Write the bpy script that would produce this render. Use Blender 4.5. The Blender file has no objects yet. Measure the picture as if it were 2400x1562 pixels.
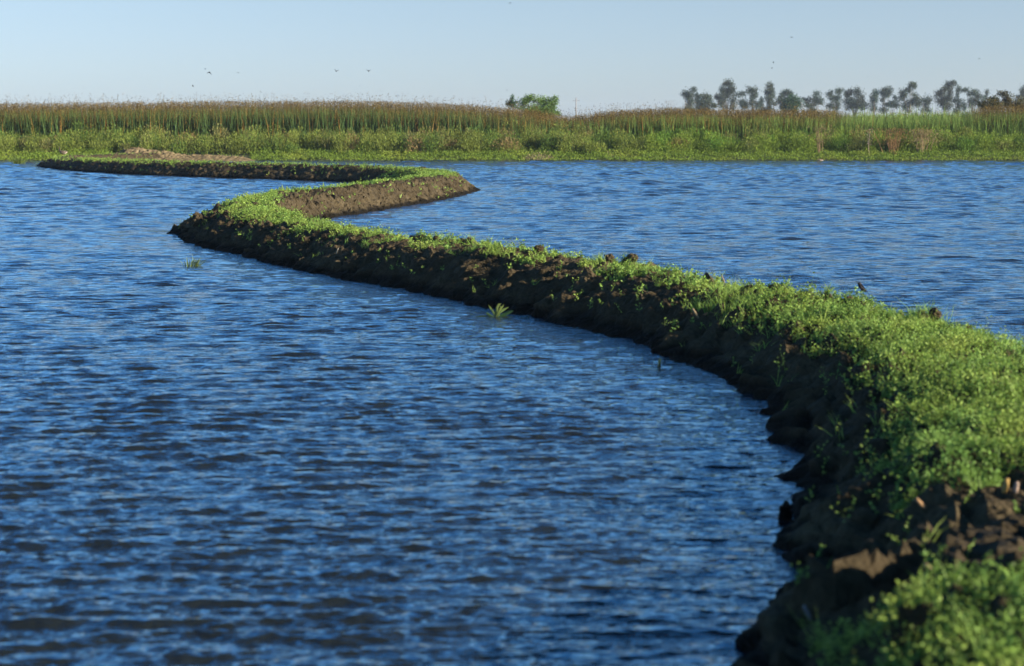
import bpy, math, random
import numpy as np
from mathutils import Vector, Matrix

random.seed(7)
rng = np.random.default_rng(11)
S = bpy.context.scene
COL = S.collection

# ------------------------------------------------------------------ camera
F, CAMZ, YH = 4000.0, 2.8, 290.0          # focal length and horizon in photo pixels (2400 x 1562)
PITCH = math.atan((781 - YH) / F)
cam_d = bpy.data.cameras.new('camera')
cam = bpy.data.objects.new('camera', cam_d)
COL.objects.link(cam)
cam.location = (0, 0, CAMZ)
cam.rotation_euler = (math.pi / 2 - PITCH, 0, 0)
cam_d.sensor_width = 36.0
cam_d.lens = 36.0 * F / 2400.0
cam_d.clip_start = 0.1
cam_d.clip_end = 6000
cam_d.dof.use_dof = True
cam_d.dof.focus_distance = 42.0
cam_d.dof.aperture_fstop = 1.9
S.camera = cam

# ------------------------------------------------------------------ light
SUN_EL, SUN_AZ = 15.5, 113.0               # azimuth clockwise from +Y
w = bpy.data.worlds.new('World')
S.world = w
w.use_nodes = True
nt = w.node_tree
nt.nodes.clear()
out = nt.nodes.new('ShaderNodeOutputWorld')
bg = nt.nodes.new('ShaderNodeBackground')
sky = nt.nodes.new('ShaderNodeTexSky')
sky.sky_type = 'NISHITA'
sky.sun_disc = False
sky.sun_elevation = math.radians(SUN_EL)
sky.sun_rotation = math.radians(SUN_AZ)
sky.air_density = 1.0
sky.dust_density = 0.4
sky.ozone_density = 3.0
bg.inputs[1].default_value = 0.053
geo = nt.nodes.new('ShaderNodeTexCoord')
sep = nt.nodes.new('ShaderNodeSeparateXYZ')
ramp = nt.nodes.new('ShaderNodeValToRGB')
mul = nt.nodes.new('ShaderNodeMix')
mul.data_type = 'RGBA'
mul.blend_type = 'MULTIPLY'
mul.inputs[0].default_value = 1.0
nt.links.new(geo.outputs['Generated'], sep.inputs[0])
nt.links.new(sep.outputs['Z'], ramp.inputs[0])
cr = ramp.color_ramp
SKY_RAMP = [(0.0, (.80, 1.0, 1.60)), (0.042, (.88, .95, 1.32)), (0.075, (.95, .94, 1.14)), (0.13, (1.10, 1.74, 2.4)), (0.34, (0.58, 1.55, 2.4)), (0.58, (0.10, 0.30, 0.5)), (1.0, (0.02, 0.05, 0.1))]
cr.elements[0].position, cr.elements[0].color = SKY_RAMP[0][0], (*SKY_RAMP[0][1], 1)
cr.elements[1].position, cr.elements[1].color = SKY_RAMP[-1][0], (*SKY_RAMP[-1][1], 1)
for p, c in SKY_RAMP[1:-1]:
    e = cr.elements.new(p)
    e.color = (*c, 1)
nt.links.new(sky.outputs[0], mul.inputs[6])
nt.links.new(ramp.outputs[0], mul.inputs[7])
nt.links.new(mul.outputs[2], bg.inputs[0])
nt.links.new(bg.outputs[0], out.inputs[0])

sd = bpy.data.lights.new('sun', 'SUN')
sd.energy = 5.0
sd.angle = math.radians(0.5)
sd.color = (1.0, 0.90, 0.74)
sun = bpy.data.objects.new('sun', sd)
COL.objects.link(sun)
az, el = math.radians(SUN_AZ), math.radians(SUN_EL)
to_sun = Vector((math.sin(az) * math.cos(el), math.cos(az) * math.cos(el), math.sin(el)))
sun.rotation_euler = (-to_sun).to_track_quat('-Z', 'Y').to_euler()
sun.location = (60, -20, 60)

S.view_settings.view_transform = 'Standard'
S.view_settings.look = 'None'
S.view_settings.gamma = 1
S.view_settings.exposure = 1.5
S.cycles.max_bounces = 6
S.cycles.volume_bounces = 0

# ------------------------------------------------------------------ helpers
def un(px, py, z=0.0):
    """photo pixel -> point at height z"""
    dx = (px - 1200) / F
    dy = -(py - 781) / F
    v = (dx, math.cos(PITCH) + dy * math.sin(PITCH), -math.sin(PITCH) + dy * math.cos(PITCH))
    t = (z - CAMZ) / v[2]
    return Vector((v[0] * t, v[1] * t, z))

def at(px, py, Y):
    """photo pixel -> point at ground distance Y"""
    dx = (px - 1200) / F
    dy = -(py - 781) / F
    v = (dx, math.cos(PITCH) + dy * math.sin(PITCH), -math.sin(PITCH) + dy * math.cos(PITCH))
    t = Y / v[1]
    return Vector((v[0] * t, Y, CAMZ + v[2] * t))

_perm = np.random.default_rng(3).permutation(4096).astype(np.int64)
def _hash(i, j, k):
    return _perm[(_perm[(_perm[i & 4095] + j) & 4095] + k) & 4095]
def vnoise(x, y, z=0.0):
    """gradient noise, about -1..1"""
    x, y, z = np.broadcast_arrays(np.asarray(x, float), np.asarray(y, float), np.asarray(z, float))
    xi, yi, zi = np.floor(x).astype(np.int64), np.floor(y).astype(np.int64), np.floor(z).astype(np.int64)
    xf, yf, zf = x - xi, y - yi, z - zi
    fade = lambda t: t * t * t * (t * (t * 6 - 15) + 10)
    u, v, ww = fade(xf), fade(yf), fade(zf)
    def g(a, b, c):
        h = _hash(xi + a, yi + b, zi + c)
        th = h * (2 * math.pi / 4096.0)
        ph = ((h * 37) & 1023) / 1023.0 * 2 - 1
        r = np.sqrt(1 - ph * ph)
        return (np.cos(th) * r * (xf - a) + np.sin(th) * r * (yf - b) + ph * (zf - c))
    l = lambda a, b, t: a + (b - a) * t
    return 1.6 * l(l(l(g(0,0,0), g(1,0,0), u), l(g(0,1,0), g(1,1,0), u), v),
                   l(l(g(0,0,1), g(1,0,1), u), l(g(0,1,1), g(1,1,1), u), v), ww)
def fbm(x, y, z=0.0, o=4):
    s, a, f = 0, 1.0, 1.0
    for i in range(o):
        s = s + a * vnoise(np.asarray(x) * f + 13.1 * i, np.asarray(y) * f + 7.7 * i, np.asarray(z) * f)
        a *= 0.5
        f *= 2.03
    return s
def clods(x, y, keep=0.6):
    """rounded lumps, 0..1"""
    xi, yi = np.floor(x).astype(np.int64), np.floor(y).astype(np.int64)
    best = np.zeros_like(x)
    for a in (-1, 0, 1):
        for b in (-1, 0, 1):
            h = _hash(xi + a, yi + b, 5)
            h2 = _hash(xi + a, yi + b, 91)
            h3 = _hash(xi + a, yi + b, 173)
            cx, cy = xi + a + h / 4096.0, yi + b + h2 / 4096.0
            r = 0.35 + 0.45 * (h3 / 4096.0)
            d = np.sqrt((x - cx) ** 2 + (y - cy) ** 2) / r
            hh = np.where(h3 / 4096.0 < keep, np.clip(1 - d * d, 0, 1) ** .75 * r, 0)
            best = np.maximum(best, hh)
    return best

def mesh_obj(name, V, faces, mat, parent=None, col=None, smooth=False, link=True):
    """V (N,3); faces: list of integer arrays (M,k) for different k"""
    V = np.asarray(V, np.float32)
    me = bpy.data.meshes.new(name)
    me.vertices.add(len(V))
    me.vertices.foreach_set('co', V.ravel())
    faces = [np.asarray(f, np.int32) for f in faces if len(f)]
    idx = np.concatenate([f.ravel() for f in faces])
    tot = np.concatenate([np.full(len(f), f.shape[1], np.int32) for f in faces])
    st = np.concatenate([[0], np.cumsum(tot)[:-1]]).astype(np.int32)
    me.loops.add(len(idx))
    me.loops.foreach_set('vertex_index', idx)
    me.polygons.add(len(tot))
    me.polygons.foreach_set('loop_start', st)
    me.polygons.foreach_set('use_smooth', np.full(len(tot), smooth, bool))
    if col is not None:
        a = me.color_attributes.new('tint', 'FLOAT_COLOR', 'POINT')
        c = np.ones((len(V), 4), np.float32)
        c[:, :3] = col
        a.data.foreach_set('color', c.ravel())
    me.update(calc_edges=True)
    me.validate()
    if mat is not None:
        me.materials.append(mat)
    o = bpy.data.objects.new(name, me)
    COL.objects.link(o)
    if parent is not None:
        o.parent = parent
    return o

def tag(o, label, cat, group=None):
    o['label'] = label
    o['category'] = cat
    if group:
        o['group'] = group
    return o
def kind(o, k, label=None):
    o['kind'] = k
    if label:
        o['label'] = label
        o['category'] = o.name.split('.')[0].replace('_', ' ')
    return o
def empty(name, loc):
    o = bpy.data.objects.new(name, None)
    COL.objects.link(o)
    o.location = loc
    return o

def unit(a):
    return a / np.maximum(np.linalg.norm(a, axis=1, keepdims=True), 1e-9)

class Bag:
    """collects leaves, blades and tubes into one mesh"""
    def __init__(s):
        s.V, s.Q, s.T, s.C, s.n = [], [], [], [], 0
    def add(s, V, C, Q=None, T=None):
        V = np.asarray(V, float).reshape(-1, 3)
        s.V.append(V)
        s.C.append(np.broadcast_to(np.asarray(C, float), V.shape))
        if Q is not None and len(Q): s.Q.append(np.asarray(Q) + s.n)
        if T is not None and len(T): s.T.append(np.asarray(T) + s.n)
        s.n += len(V)
    def leaves(s, P, D, L, W, C, fold=0.25, ref=None):
        """rhombic folded leaves from base P along D"""
        N = len(P)
        if N == 0: return
        D = unit(D)
        r = rng.normal(size=(N, 3)) if ref is None else ref
        side = unit(np.cross(D, r))
        up = np.cross(side, D)
        L = np.broadcast_to(L, N)[:, None]
        W = np.broadcast_to(W, N)[:, None]
        mid = P + D * L * 0.5
        V = np.stack([P, mid + side * W * 0.5 + up * W * fold, P + D * L, mid - side * W * 0.5 + up * W * fold], 1)
        i = np.arange(N)[:, None] * 4
        C = np.broadcast_to(C, (N, 3))
        s.add(V.reshape(-1, 3), np.repeat(C, 4, 0), Q=i + np.array([[0, 1, 2, 3]]))
    def blades(s, P, D, L, W, C, bend=0.2, tipc=None):
        """tapered bent blades, 3 rows"""
        N = len(P)
        if N == 0: return
        D = unit(D)
        side = unit(np.cross(D, rng.normal(size=(N, 3))))
        L = np.broadcast_to(L, N)[:, None]
        W = np.broadcast_to(W, N)[:, None]
        bd = rng.normal(size=(N, 3)) * bend * L
        bd[:, 2] = -np.abs(bd[:, 2]) * 0.4
        m = P + D * L * 0.55 + bd * 0.25
        t = P + D * L + bd
        V = np.stack([P - side * W / 2, P + side * W / 2, m + side * W * 0.42, m - side * W * 0.42, t], 1)
        i = np.arange(N)[:, None] * 5
        C = np.broadcast_to(C, (N, 3))
        CC = np.repeat(C[:, None], 5, 1).copy()
        if tipc is not None:
            CC[:, 4] = tipc
        s.add(V.reshape(-1, 3), CC.reshape(-1, 3), Q=i + np.array([[0, 1, 2, 3]]), T=i + np.array([[3, 2, 4]]))
    def tube(s, pts, rad, C, n=6):
        pts = [Vector(p) for p in pts]
        rings = []
        for k, p in enumerate(pts):
            d = (pts[min(k + 1, len(pts) - 1)] - pts[max(k - 1, 0)]).normalized()
            a = d.orthogonal().normalized()
            b = d.cross(a)
            r = rad[k]
            rings.append([p + (a * math.cos(2 * math.pi * j / n) + b * math.sin(2 * math.pi * j / n)) * r for j in range(n)])
        V = [v for rg in rings for v in rg]
        Q = []
        for k in range(len(pts) - 1):
            for j in range(n):
                Q.append((k * n + j, k * n + (j + 1) % n, (k + 1) * n + (j + 1) % n, (k + 1) * n + j))
        V += [pts[0], pts[-1]]
        e = len(pts) * n
        T = [(e, (j + 1) % n, j) for j in range(n)] + [(e + 1, (len(pts) - 1) * n + j, (len(pts) - 1) * n + (j + 1) % n) for j in range(n)]
        s.add([tuple(v) for v in V], C, Q=Q, T=T)
    def build(s, name, mat, parent=None, smooth=False, origin=None):
        V = np.concatenate(s.V)
        if origin is not None:
            V = V - np.array(origin)
        fs = []
        if s.Q: fs.append(np.concatenate(s.Q))
        if s.T: fs.append(np.concatenate(s.T))
        o = mesh_obj(name, V, fs, mat, parent, np.concatenate(s.C), smooth)
        if origin is not None:
            o.location = origin
        return o

# ------------------------------------------------------------------ materials
def new_mat(name):
    m = bpy.data.materials.new(name)
    m.use_nodes = True
    t = m.node_tree
    t.nodes.clear()
    o = t.nodes.new('ShaderNodeOutputMaterial')
    return m, t, o
def N(t, typ, **kw):
    n = t.nodes.new(typ)
    for k, v in kw.items():
        setattr(n, k, v)
    return n
def foliage_mat(name, trans=0.35, rough=0.5, spec=0.35):
    m, t, o = new_mat(name)
    at_ = N(t, 'ShaderNodeAttribute', attribute_name='tint')
    geo = N(t, 'ShaderNodeNewGeometry')
    nz = N(t, 'ShaderNodeTexNoise')
    nz.inputs['Scale'].default_value = 9.0
    t.links.new(geo.outputs['Position'], nz.inputs['Vector'])
    mr = N(t, 'ShaderNodeMapRange')
    mr.inputs[3].default_value = 0.50
    mr.inputs[4].default_value = 0.84
    t.links.new(nz.outputs[0], mr.inputs[0])
    mx = N(t, 'ShaderNodeVectorMath', operation='SCALE')
    t.links.new(at_.outputs['Color'], mx.inputs[0])
    t.links.new(mr.outputs[0], mx.inputs['Scale'])
    p = N(t, 'ShaderNodeBsdfPrincipled')
    p.inputs['Roughness'].default_value = rough
    p.inputs['Specular IOR Level'].default_value = spec
    t.links.new(mx.outputs[0], p.inputs['Base Color'])
    tr = N(t, 'ShaderNodeBsdfTranslucent')
    t.links.new(mx.outputs[0], tr.inputs[0])
    mix = N(t, 'ShaderNodeMixShader')
    mix.inputs[0].default_value = trans
    t.links.new(p.outputs[0], mix.inputs[1])
    t.links.new(tr.outputs[0], mix.inputs[2])
    t.links.new(mix.outputs[0], o.inputs[0])
    return m
def tint_mat(name, rough=0.8, spec=0.2, bump=0.0, scale=40.0):
    m, t, o = new_mat(name)
    at_ = N(t, 'ShaderNodeAttribute', attribute_name='tint')
    tc = N(t, 'ShaderNodeTexCoord')
    nz = N(t, 'ShaderNodeTexNoise')
    nz.inputs['Scale'].default_value = scale
    nz.inputs['Detail'].default_value = 4
    t.links.new(tc.outputs['Object'], nz.inputs['Vector'])
    mr = N(t, 'ShaderNodeMapRange')
    mr.inputs[3].default_value = 0.42
    mr.inputs[4].default_value = 0.94
    t.links.new(nz.outputs[0], mr.inputs[0])
    mx = N(t, 'ShaderNodeVectorMath', operation='SCALE')
    t.links.new(at_.outputs['Color'], mx.inputs[0])
    t.links.new(mr.outputs[0], mx.inputs['Scale'])
    p = N(t, 'ShaderNodeBsdfPrincipled')
    p.inputs['Roughness'].default_value = rough
    p.inputs['Specular IOR Level'].default_value = spec
    t.links.new(mx.outputs[0], p.inputs['Base Color'])
    if bump:
        b = N(t, 'ShaderNodeBump')
        b.inputs['Strength'].default_value = bump
        b.inputs['Distance'].default_value = 0.02
        t.links.new(nz.outputs[0], b.inputs['Height'])
        t.links.new(b.outputs[0], p.inputs['Normal'])
    t.links.new(p.outputs[0], o.inputs[0])
    return m

M_LEAF = foliage_mat('weed_leaves', 0.35, 0.55, 0.22)
M_REED = foliage_mat('reed_blades', 0.2, 0.8, 0.08)
M_BRUSH = foliage_mat('brush_leaves', 0.3, 0.8, 0.08)
M_CROWN = foliage_mat('tree_foliage', 0.15, 0.6, 0.15)
M_WOOD = tint_mat('bark_and_dry_stems')
M_BIRD = tint_mat('plumage', 0.7, 0.25, scale=60)

def soil_mat(name, wet_shade_z=0.20, k=0.90):
    m, t, o = new_mat(name)
    geo = N(t, 'ShaderNodeNewGeometry')
    n1 = N(t, 'ShaderNodeTexNoise'); n1.inputs['Scale'].default_value = 1.3; n1.inputs['Detail'].default_value = 6
    n2 = N(t, 'ShaderNodeTexNoise'); n2.inputs['Scale'].default_value = 18; n2.inputs['Detail'].default_value = 8; n2.inputs['Roughness'].default_value = 0.7
    n3 = N(t, 'ShaderNodeTexVoronoi'); n3.inputs['Scale'].default_value = 22
    for n in (n1, n2, n3):
        t.links.new(geo.outputs['Position'], n.inputs['Vector'])
    r = N(t, 'ShaderNodeValToRGB')
    r.color_ramp.elements[0].position = 0.3
    r.color_ramp.elements[0].color = (0.0218 * k, 0.0159 * k, 0.0084 * k, 1)
    r.color_ramp.elements[1].position = 0.72
    r.color_ramp.elements[1].color = (0.1122 * k, 0.0865 * k, 0.0466 * k, 1)
    e = r.color_ramp.elements.new(0.5); e.color = (0.0544 * k, 0.0404 * k, 0.0213 * k, 1)
    ad = N(t, 'ShaderNodeMath', operation='ADD')
    ml = N(t, 'ShaderNodeMath', operation='MULTIPLY'); ml.inputs[1].default_value = 0.5
    ml2 = N(t, 'ShaderNodeMath', operation='MULTIPLY'); ml2.inputs[1].default_value = 0.5
    t.links.new(n1.outputs[0], ml.inputs[0]); t.links.new(n2.outputs[0], ml2.inputs[0])
    t.links.new(ml.outputs[0], ad.inputs[0]); t.links.new(ml2.outputs[0], ad.inputs[1])
    t.links.new(ad.outputs[0], r.inputs[0])
    sp = N(t, 'ShaderNodeSeparateXYZ'); t.links.new(geo.outputs['Position'], sp.inputs[0])
    zz = N(t, 'ShaderNodeMath', operation='MULTIPLY_ADD'); zz.inputs[1].default_value = 0.22
    t.links.new(n1.outputs[0], zz.inputs[0]); t.links.new(sp.outputs['Z'], zz.inputs[2])
    mr = N(t, 'ShaderNodeMapRange'); mr.inputs[1].default_value = wet_shade_z; mr.inputs[2].default_value = wet_shade_z + 0.09  # wet soil colour, its band raised to paint in shade on the levee flank
    t.links.new(zz.outputs[0], mr.inputs[0])
    mx = N(t, 'ShaderNodeMix', data_type='RGBA')
    mx.inputs[6].default_value = (0.0082 * k, 0.0065 * k, 0.0039 * k, 1)
    t.links.new(mr.outputs[0], mx.inputs[0]); t.links.new(r.outputs[0], mx.inputs[7])
    p = N(t, 'ShaderNodeBsdfPrincipled')
    p.inputs['Roughness'].default_value = 0.95
    p.inputs['Specular IOR Level'].default_value = 0.1
    t.links.new(mx.outputs[2], p.inputs['Base Color'])
    hb = N(t, 'ShaderNodeMath', operation='SUBTRACT')
    t.links.new(n2.outputs[0], hb.inputs[0]); t.links.new(n3.outputs[0], hb.inputs[1])
    b = N(t, 'ShaderNodeBump'); b.inputs['Strength'].default_value = 0.8; b.inputs['Distance'].default_value = 0.025
    t.links.new(hb.outputs[0], b.inputs['Height']); t.links.new(b.outputs[0], p.inputs['Normal'])
    t.links.new(p.outputs[0], o.inputs[0])
    return m
M_SOIL = soil_mat('levee_soil')

def water_mat():
    m, t, o = new_mat('muddy_water')
    geo = N(t, 'ShaderNodeNewGeometry')
    p = N(t, 'ShaderNodeBsdfPrincipled')
    p.inputs['Base Color'].default_value = WATER_BASE
    p.inputs['Roughness'].default_value = 0.06
    p.inputs['IOR'].default_value = 2.3
    mp = N(t, 'ShaderNodeMapping'); mp.inputs['Scale'].default_value = (5, 20.0, 1)
    t.links.new(geo.outputs['Position'], mp.inputs[0])
    n1 = N(t, 'ShaderNodeTexNoise'); n1.inputs['Scale'].default_value = 1.0; n1.inputs['Detail'].default_value = 3; n1.inputs['Distortion'].default_value = 0.4
    t.links.new(mp.outputs[0], n1.inputs['Vector'])
    b = N(t, 'ShaderNodeBump'); b.inputs['Strength'].default_value = 1.0; b.inputs['Distance'].default_value = 0.012
    mp2 = N(t, 'ShaderNodeMapping'); mp2.inputs['Scale'].default_value = (2.0, 5.0, 1)
    t.links.new(geo.outputs['Position'], mp2.inputs[0])
    n2 = N(t, 'ShaderNodeTexNoise'); n2.inputs['Scale'].default_value = 1.0; n2.inputs['Detail'].default_value = 4; n2.inputs['Roughness'].default_value = 0.6
    t.links.new(mp2.outputs[0], n2.inputs['Vector'])
    b2 = N(t, 'ShaderNodeBump'); b2.inputs['Strength'].default_value = 1.0; b2.inputs['Distance'].default_value = 0.085
    t.links.new(n2.outputs[0], b2.inputs['Height'])
    t.links.new(n1.outputs[0], b.inputs['Height']); t.links.new(b2.outputs[0], b.inputs['Normal'])
    t.links.new(b.outputs[0], p.inputs['Normal'])
    t.links.new(p.outputs[0], o.inputs[0])
    return m
WATER_BASE = (0.011, 0.015, 0.017, 1)
M_WATER = water_mat()

# ------------------------------------------------------------------ ground
SHORE = 129.0
def shore_y(x):
    return SHORE + 0.5 * vnoise(x * 0.12, 3.3) + 0.2 * vnoise(x * 0.6, 8.1)
def ground_z(x, y):
    d = y - shore_y(x)
    z = np.interp(d, [-6, -0.3, 0, 1.2, 4, 11, 40, 400], [-0.6, -0.08, 0.0, 0.22, 0.55, 1.2, 1.3, 1.3])
    return z + 0.05 * vnoise(x * 0.5, y * 0.5) * (d > 0.4)
def make_ground():
    xs = np.concatenate([[-1500, -900, -500, -250, -130], np.arange(-80, 80.1, 0.5), [130, 250, 500, 900, 1500]])
    ys = np.concatenate([[-200, -50, 0, 60, 110], np.arange(120, 150, 0.4), [155, 165, 180, 220, 300, 500, 800, 1200, 1800]])
    X, Y = np.meshgrid(xs, ys)
    Z = ground_z(X, Y)
    V = np.stack([X, Y, Z], -1).reshape(-1, 3)
    nx, ny = len(xs), len(ys)
    i = (np.arange(ny - 1)[:, None] * nx + np.arange(nx - 1)[None]).ravel()
    Q = np.stack([i, i + 1, i + nx + 1, i + nx], 1)
    m, t, o = new_mat('marsh_ground')
    geo = N(t, 'ShaderNodeNewGeometry')
    n1 = N(t, 'ShaderNodeTexNoise'); n1.inputs['Scale'].default_value = 2.5; n1.inputs['Detail'].default_value = 8
    t.links.new(geo.outputs['Position'], n1.inputs['Vector'])
    r = N(t, 'ShaderNodeValToRGB')
    r.color_ramp.elements[0].position = 0.35; r.color_ramp.elements[0].color = (0.03, 0.04, 0.012, 1)
    r.color_ramp.elements[1].position = 0.7; r.color_ramp.elements[1].color = (0.09, 0.085, 0.035, 1)
    t.links.new(n1.outputs[0], r.inputs[0])
    p = N(t, 'ShaderNodeBsdfPrincipled'); p.inputs['Roughness'].default_value = 0.95
    t.links.new(r.outputs[0], p.inputs['Base Color']); t.links.new(p.outputs[0], o.inputs[0])
    kind(mesh_obj('ground', V, [Q], m, smooth=True), 'structure', 'flat marsh ground rising behind the far shore')
make_ground()

# ------------------------------------------------------------------ levee
CP = [  # x, y, half width, height
    (2.2, -4, 1.8, .6), (1.75, 2, 1.7, .6), (2.08, 5.6, 1.5, .62), (2.62, 7.9, 1.5, .63), (3.12, 9.6, 1.5, .62), (3.45, 11.4, 1.6, .6), (4.0, 14, 1.65, .57),
    (4.3, 17.2, 1.8, .55), (3.65, 20.6, 1.7, .56), (2.55, 23.3, 1.55, .6), (.89, 27.1, 1.5, .62),
    (-1.1, 30.4, 1.5, .62), (-3.5, 34.9, 1.5, .6), (-5.05, 38.4, 1.6, .6), (-6.1, 41.0, 1.7, .6),
    (-6.95, 44.3, 1.75, .62), (-7.35, 48, 1.8, .66), (-7.0, 51.5, 1.75, .68), (-6.3, 54.5, 1.7, .7), (-5.5, 57.3, 1.6, .7),
    (-4.6, 61, 1.6, .7), (-3.7, 66, 1.6, .7), (-3.0, 71, 1.5, .68), (-3.2, 75, 1.5, .66), (-4.8, 79.6, 1.5, .68),
    (-7.2, 83.3, 1.5, .72), (-12, 87.9, 1.5, .74), (-17.8, 93, 1.5, .72), (-23.6, 100.2, 1.5, .68), (-28.3, 109.3, 1.5, .6),
    (-30.35, 116.0, 1.5, .6), (-29.4, 122.5, 1.8, .6), (-26.0, 129.0, 2.0, .6)]
def spline(cp, ds):
    cp = np.array(cp, float)
    pts = []
    for i in range(len(cp) - 1):
        p0, p1, p2, p3 = cp[max(i - 1, 0)], cp[i], cp[i + 1], cp[min(i + 2, len(cp) - 1)]
        L = np.linalg.norm(p2[:2] - p1[:2])
        n = max(2, int(L / ds((p1[1] + p2[1]) / 2)))
        t = (np.arange(n) / n)[:, None]
        pts.append(0.5 * ((2 * p1) + (-p0 + p2) * t + (2 * p0 - 5 * p1 + 4 * p2 - p3) * t ** 2 + (-p0 + 3 * p1 - 3 * p2 + p3) * t ** 3))
    pts.append(cp[-1:])
    return np.concatenate(pts)
C_ = spline(CP, lambda y: 0.045 if y < 45 else (0.08 if y < 80 else 0.12))
tg = np.gradient(C_[:, :2], axis=0)
ker = np.ones(9) / 9
tg = np.stack([np.convolve(np.pad(tg[:, k], 4, 'edge'), ker, 'valid') for k in (0, 1)], 1)
tg = unit(tg)
nrm = np.stack([tg[:, 1], -tg[:, 0]], 1)          # to the right of the direction of travel
NT = 84
TT = np.linspace(-1.25, 1.25, NT)
def prof(t):
    a = np.abs(t)
    R = np.interp(a, [0, .25, .42, .6, .8, 1.0, 1.25], [1, .98, .90, .62, .28, 0.0, -.45])
    L = np.interp(a, [0, .2, .4, .6, .8, .96, 1.25], [1, .94, .76, .52, .27, 0.06, -.6])
    return np.where(t < 0, L, R)
edge = 1 + 0.10 * vnoise(C_[:, 0] * .55, C_[:, 1] * .55, 1.0)[:, None] * np.ones(NT)[None]
D_ = TT[None] * C_[:, 2:3] * edge                 # signed distance from the centre line
LX = C_[:, 0:1] + nrm[:, 0:1] * D_
LY = C_[:, 1:2] + nrm[:, 1:2] * D_
LZ = C_[:, 3:4] * prof(TT)[None]
# a dug-over ridge and hollow close to the camera
def bump2(x0, y0, x1, y1, r, h):
    dx, dy = x1 - x0, y1 - y0
    u = np.clip(((LX - x0) * dx + (LY - y0) * dy) / (dx * dx + dy * dy), 0, 1)
    d = np.hypot(LX - x0 - u * dx, LY - y0 - u * dy)
    return h * np.exp(-(d / r) ** 2)
above = np.clip((LZ + 0.25) / 0.35, 0, 1)
lump = clods(LX * 3.0, LY * 3.0, .6) * .16 + clods(LX * 6.0 + 3, LY * 6.0 + LZ * 4, .65) * .10 + clods(LX * 13 + 9, LY * 13 + LZ * 9, .7) * .045
rough = fbm(LX * 1.1, LY * 1.1, 0.3, 3) * .08 + fbm(LX * 5, LY * 5, 1.3, 4) * .04
side = np.abs(TT)[None]
far_soft = np.clip(1.15 - LY / 220, .6, 1)
LZ = LZ + (lump * (0.55 + 0.6 * (side > .3)) + rough - 0.02) * above * far_soft
LZ += (+ bump2(1.7, 9.05, 2.6, 8.85, .22, .05) - bump2(2.1, 10.15, 3.2, 10.0, .30, .16)) * above
def ridge(pts, slope, base):
    """a sharp crest of dug earth through (x, y, z) points, flanks falling at the given slope"""
    best = base
    for (x0, y0, z0), (x1, y1, z1) in zip(pts[:-1], pts[1:]):
        dx, dy = x1 - x0, y1 - y0
        u = np.clip(((LX - x0) * dx + (LY - y0) * dy) / (dx * dx + dy * dy), 0, 1)
        d = np.hypot(LX - x0 - u * dx, LY - y0 - u * dy)
        n_ = .02 * vnoise(LX * 7, LY * 7, 3.) + .06 * vnoise(LX * 3, LY * 3, 5.) + .10 * clods(LX * 6, LY * 6, .6) - .07
        best = np.maximum(best, z0 + (z1 - z0) * u + n_ - slope * d)
    return best
RP = [un(1890, 1338, .48), un(1940, 1305, .57), un(2020, 1272, .63), un(2110, 1240, .64), un(2190, 1234, .58), un(2260, 1230, .50)]
LZ = ridge([(p.x, p.y, p.z) for p in RP], 2.6, LZ)
# push the flanks in and out so that the water's edge is ragged
ro = (fbm(LX * 1.3, LY * 1.3, LZ * 2, 3) * .13 + fbm(LX * 5, LY * 5, LZ * 6, 3) * .035 + clods(LX * 4.5 + 5, LZ * 4.5 + LY * 4.5, .5) * .13) * np.sign(TT)[None] * np.clip((side - .45) * 2, 0, 1)
LX = LX + nrm[:, 0:1] * ro
LY = LY + nrm[:, 1:2] * ro
NS = len(C_)
def make_levee():
    V = np.stack([LX, LY, LZ], -1).reshape(-1, 3)
    i = (np.arange(NS - 1)[:, None] * NT + np.arange(NT - 1)[None]).ravel()
    Q = np.stack([i, i + NT, i + NT + 1, i + 1], 1)[:, ::-1]
    kind(mesh_obj('levee', V, [Q], M_SOIL, smooth=False), 'structure', 'winding bank of dug earth dividing the water')
make_levee()

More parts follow.
